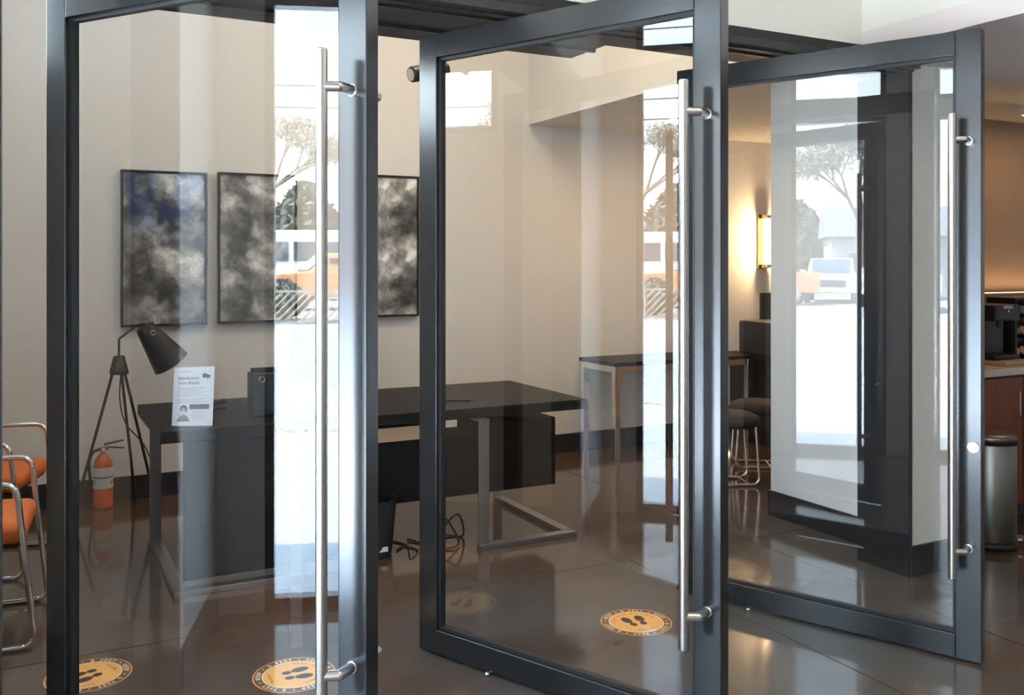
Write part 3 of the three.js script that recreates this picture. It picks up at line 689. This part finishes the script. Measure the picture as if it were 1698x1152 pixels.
function vehicle(name, label, kind, color, [x, z], turn) { // nose along +x
  const t = thing(name, label, kind === 'bus' ? 'bus' : kind === 'pickup' ? 'pickup truck' : 'car', [x, -0.02, z], turn, 'vehicles parked across the road');
  const paint = phys({ color, roughness: 0.35, clearcoat: 0.8, clearcoatRoughness: 0.1 });
  const P = {
    pickup: { body: [[-2.7, 0.5], [2.75, 0.5], [2.78, 1.0], [2.7, 1.16], [1.35, 1.24], [-2.7, 1.2]], cab: [[-0.75, 1.2], [1.35, 1.22], [0.6, 1.86], [-0.6, 1.88]], hw: 0.98, wheels: [1.8, -1.75], r: 0.4, h: 1.55 },
    suv: { body: [[-2.3, 0.45], [2.35, 0.45], [2.38, 0.9], [2.25, 1.05], [1.2, 1.12], [-2.3, 1.1]], cab: [[-2.25, 1.1], [1.2, 1.1], [0.45, 1.72], [-2.0, 1.75]], hw: 0.95, wheels: [1.5, -1.45], r: 0.37, h: 1.42 },
    sedan: { body: [[-2.2, 0.32], [2.25, 0.32], [2.3, 0.62], [2.1, 0.8], [0.9, 0.92], [-2.2, 0.95]], cab: [[-1.8, 0.92], [0.95, 0.92], [0.3, 1.4], [-1.1, 1.42]], hw: 0.88, wheels: [1.4, -1.35], r: 0.33, h: 1.18 },
    bus: { body: [[-4.2, 0.45], [4.2, 0.45], [4.25, 1.3], [4.05, 2.75], [3.6, 2.9], [-4.2, 2.9]], cab: null, hw: 1.15, wheels: [2.9, -2.5], r: 0.48, h: 2 },
  }[kind];
  mesh('body', prism(P.body, P.hw, kind === 'bus' ? 0 : 0.03, 0.8), paint, t);
  if (P.cab) {
    const cab = mesh('cabin', prism(P.cab, P.hw - 0.08, 0.16, P.cab[0][1]), paint, t);
    const [c0, c1, c2, c3] = P.cab, wy = (c1[1] + c2[1]) / 2 + 0.02, len = Math.hypot(c1[0] - c2[0], c2[1] - c1[1]);
    mesh('windscreen', cb(0, 0, 0, len * 0.82, 0.02, (P.hw - 0.08) * 1.66, 0.008, [0, 0, -Math.atan2(c2[1] - c1[1], c1[0] - c2[0])]).translate((c1[0] + c2[0]) / 2 + 0.03, wy + 0.03, 0), X.tint, cab);
    for (const s of [-1, 1]) mesh('side_window', cb((c3[0] + c2[0]) / 2 + 0.05, wy, s * (P.hw - 0.055 - 0.05), (c2[0] - c3[0]) * 0.98, 0.36, 0.03, 0.01, [s * 0.15, 0, 0]), X.tint, cab);
    const nx = P.body[2][0];
    mesh('grille', cb(nx + 0.02, P.body[2][1] - 0.12, 0, 0.05, 0.3, P.hw * 1.2, 0.02), X.grille, t);
    mesh('bumper', cb(nx, P.body[1][1] + 0.08, 0, 0.16, 0.2, P.hw * 1.96, 0.04), kind === 'pickup' ? X.rim : paint, t);
    mesh('number_plate', cb(nx + 0.09, P.body[1][1] + 0.08, 0, 0.01, 0.14, 0.3), X.plate, t);
    for (const s of [-1, 1]) { mesh('headlight', cb(nx - 0.01, P.body[2][1] - 0.1, s * P.hw * 0.82, 0.08, 0.2, 0.26, 0.03), X.lampGlass, t); mesh('door_mirror', cb(c1[0] - 0.25, c1[1] + 0.12, s * (P.hw + 0.12), 0.1, 0.16, 0.2, 0.03), paint, t); }
    if (kind === 'pickup') mesh('bed_liner', cb(-1.75, 1.19, 0, 1.8, 0.06, P.hw * 1.7), X.grille, t);
  } else {
    mesh('windscreen', cb(4.2, 2.0, 0, 0.06, 1.1, 2.0, 0.02, [0, 0, 0.13]), X.tint, t);
    for (const s of [-1, 1]) for (let i = 0; i < 6; i++) mesh('side_window', cb(-3.4 + i * 1.2, 2.05, s * 1.19, 1.0, 0.8, 0.03, 0.01), X.tint, t);
  }
  for (const wx of P.wheels) for (const s of [-1, 1]) {
    const wgt = mesh('wheel', cyl(V(wx, P.r, s * (P.hw - 0.2)), V(wx, P.r, s * (P.hw + 0.02)), P.r, P.r, 28), X.tyre, t);
    mesh('rim', cyl(V(wx, P.r, s * (P.hw + 0.02)), V(wx, P.r, s * (P.hw + 0.035)), P.r * 0.6, P.r * 0.6, 20), X.rim, wgt);
  }
}
vehicle('pickup_truck', 'white pickup truck facing the building across the road', 'pickup', lin(0.75, 0.74, 0.72), [-27.4, 4.6], 0);
vehicle('pickup_truck', 'orange pickup truck parked broadside across the road', 'pickup', lin(0.62, 0.2, 0.06), [-29.5, -0.6], 1.25);
vehicle('parked_car', 'silver sport utility car facing the road', 'suv', lin(0.6, 0.6, 0.61), [-26.5, 8.0], 0.05);
vehicle('parked_car', 'white sport utility car behind the pickup truck', 'suv', lin(0.7, 0.7, 0.7), [-33.5, 3.0], 0.1);
vehicle('parked_car', 'blue car parked behind the white pickup truck', 'suv', lin(0.08, 0.2, 0.45), [-38, 6.6], 0.2);
vehicle('parked_car', 'pale blue low car at the near edge of the lot', 'sedan', lin(0.3, 0.42, 0.55), [-27.5, -5.2], 0.3);
vehicle('shuttle_bus', 'white shuttle bus standing at the rear of the lot', 'bus', lin(0.8, 0.8, 0.8), [-37.5, -4.5], Math.PI / 2);

function leafCloud(n, size, place) {
  const pos = [], nor = [];
  for (let i = 0; i < n; i++) {
    const c = place(), a = V(rr(-1, 1), rr(-1, 1), rr(-1, 1)).normalize(), b = V(rr(-1, 1), rr(-1, 1), rr(-1, 1)).cross(a).normalize(), s = size * rr(0.6, 1.3);
    const p0 = c.clone().addScaledVector(a, s), p1 = c.clone().addScaledVector(b, s * 0.55), p2 = c.clone().addScaledVector(a, -s), p3 = c.clone().addScaledVector(b, -s * 0.55), nn = a.clone().cross(b);
    for (const p of [p0, p1, p2, p0, p2, p3]) { pos.push(p.x, p.y, p.z); nor.push(nn.x, nn.y, nn.z); }
  }
  const g = new THREE.BufferGeometry();
  g.setAttribute('position', new THREE.Float32BufferAttribute(pos, 3)); g.setAttribute('normal', new THREE.Float32BufferAttribute(nor, 3));
  g.setAttribute('uv', new THREE.Float32BufferAttribute(new Float32Array(pos.length / 3 * 2), 2));
  return g;
}
function openTree(label, x, z, h) { // loose pale crown on a branching trunk
  const t = thing('street_tree', label, 'tree', [x, -0.02, z], 0, 'trees behind the parking lot');
  const limbs = [], tips = [];
  const grow = (p, d, len, r, k) => {
    const q = p.clone().addScaledVector(d, len);
    limbs.push(cyl(p, q, r, r * 0.65, 7));
    if (k === 0) { tips.push(q); return; }
    for (let i = 0; i < 3; i++) grow(q, d.clone().add(V(rr(-0.8, 0.8), rr(-0.15, 0.5), rr(-0.8, 0.8))).normalize(), len * rr(0.6, 0.78), r * 0.6, k - 1);
  };
  grow(V(0, 0, 0), V(rr(-0.05, 0.05), 1, rr(-0.05, 0.05)).normalize(), h * 0.36, h * 0.022, 4);
  mesh('trunk', merge(limbs), X.bark, t);
  mesh('foliage', leafCloud(11000, 0.09, () => tips[Math.floor(rnd() * tips.length)].clone().add(V(rr(-0.7, 0.7), rr(-0.5, 0.5), rr(-0.7, 0.7)))), X.leafPale, t);
}
function denseTree(name, label, x, z, h, w, mat, group) {
  const t = thing(name, label, name === 'low_shrub' ? 'shrub' : 'tree', [x, -0.02, z], 0, group);
  mesh('trunk', cyl(V(0, 0, 0), V(0, h * 0.6, 0), w * 0.06, w * 0.03, 8), X.bark, t);
  mesh('foliage', leafCloud(2200, 0.032 * (h + w), () => { const a = rr(0, 6.283), y = Math.pow(rnd(), 0.8), r = w * 0.5 * Math.sqrt(rnd()) * Math.sin(Math.PI * (0.15 + 0.8 * y)); return V(Math.cos(a) * r, h * (0.08 + 0.92 * y), Math.sin(a) * r); }), mat, t);
}
openTree('tall loose crowned tree over the shuttle bus', -45, -13, 10);
openTree('tall loose crowned tree behind the orange truck', -43, -5.2, 9.5);
openTree('tall loose crowned tree behind the white pickup truck', -41.5, 5, 8.5);
openTree('tall loose crowned tree behind the silver car', -43, 14, 9.5);
[[-58, -24, 6.0], [-58, -17, 7], [-57, -10.5, 6.2], [-58, -4, 6.6], [-58, 2.5, 5.6], [-58, 9, 6.4], [-57, 15.5, 6.8], [-58, 22, 6.2]].forEach(([x, z, h], i) =>
  denseTree('dark_tree', 'dark dense tree in the row behind the lot, ' + ['first from the shuttle bus end', 'second from the shuttle bus end', 'behind the shuttle bus', 'behind the orange pickup truck', 'behind the white pickup truck', 'behind the grey house', 'second from the silver car end', 'last at the silver car end'][i], x, z, h, 5, X.leafDark, 'dark tree row behind the lot'));
[[-23.2, -3.4], [-23.4, -1.9], [-23.0, -5.1]].forEach(([x, z], i) => denseTree('low_shrub', 'low dark shrub behind the lattice fence, ' + ['between two other shrubs', 'nearer the orange truck', 'nearer the pale blue car'][i], x, z, 1.1, 1.4, X.leafBush, 'shrubs along the road'));
{
  const h = thing('grey_house', 'grey sided low building behind the parked vehicles', 'building', [-50, -0.02, 10], 0);
  mesh('walls', cb(0, 1.5, 0, 6, 3, 12), X.siding, h);
  const rf = prism([[-3.6, 0], [3.6, 0], [0, 1.7]], 6.3); rf.translate(0, 3, 0); mesh('roof', rf, X.roofing, h);
  for (let i = 0; i < 4; i++) { const w = mesh('window_unit', cb(3.02, 1.6, -4.5 + i * 3, 0.06, 1.2, 1.4), X.lime, h); mesh('pane', cb(3.06, 1.6, -4.5 + i * 3, 0.02, 1.0, 1.2), X.tint, w); }
}
{ // lattice fence along the lot
  const f = thing('lattice_fence', 'dark diagonal lattice fence along the road side', 'fence', [-21.5, -0.02, 0]);
  for (let i = 0; i < 8; i++) mesh('post', cb(0, 0.45, -8 + i * 1.2, 0.08, 0.9, 0.08), X.post, f);
  const slat = new THREE.BoxGeometry(0.02, 1.1, 0.05);
  for (let i = 0; i < 40; i++) { const s = mesh('slat', slat, X.post, f); s.position.set(0.02, 0.45, -7.9 + i * 0.2); s.rotation.x = 0.78; }
  for (const y of [0.08, 0.84]) mesh('fence_rail', cb(0, y, -3.8, 0.05, 0.06, 8.5), X.post, f);
}
for (const z of [-22, 14]) {
  const p = thing('utility_pole', z < 0 ? 'wooden utility pole beyond the tree row end' : 'wooden utility pole beside the road near the silver car', 'utility pole', [-20.9, -0.02, z], 0);
  mesh('pole_shaft', cyl(V(0, 0, 0), V(0, 8.4, 0), 0.15, 0.1, 14), X.post, p);
  mesh('cross_arm', cb(0, 7.9, 0, 1.6, 0.12, 0.1), X.post, p);
}
[[5.7, -20.9], [6.25, -20.9], [8.0, -20.3]].forEach(([y, x], i) => {
  const pts = []; for (let k = 0; k <= 16; k++) { const s = k / 16; pts.push(V(x, y - 0.9 * 4 * s * (1 - s) * 0.3, -22 + 36 * s)); }
  tag(mesh('power_line', smooth(pts, 0.022, 48, 6), X.wire, scene), ['lowest black wire strung between the utility poles', 'middle black wire strung between the utility poles', 'top black wire strung between the utility poles'][i], 'power line');
});

scene.traverse((o) => { if (o.isLight && o.shadow) o.castShadow = true; });
renderer.render(scene, camera);
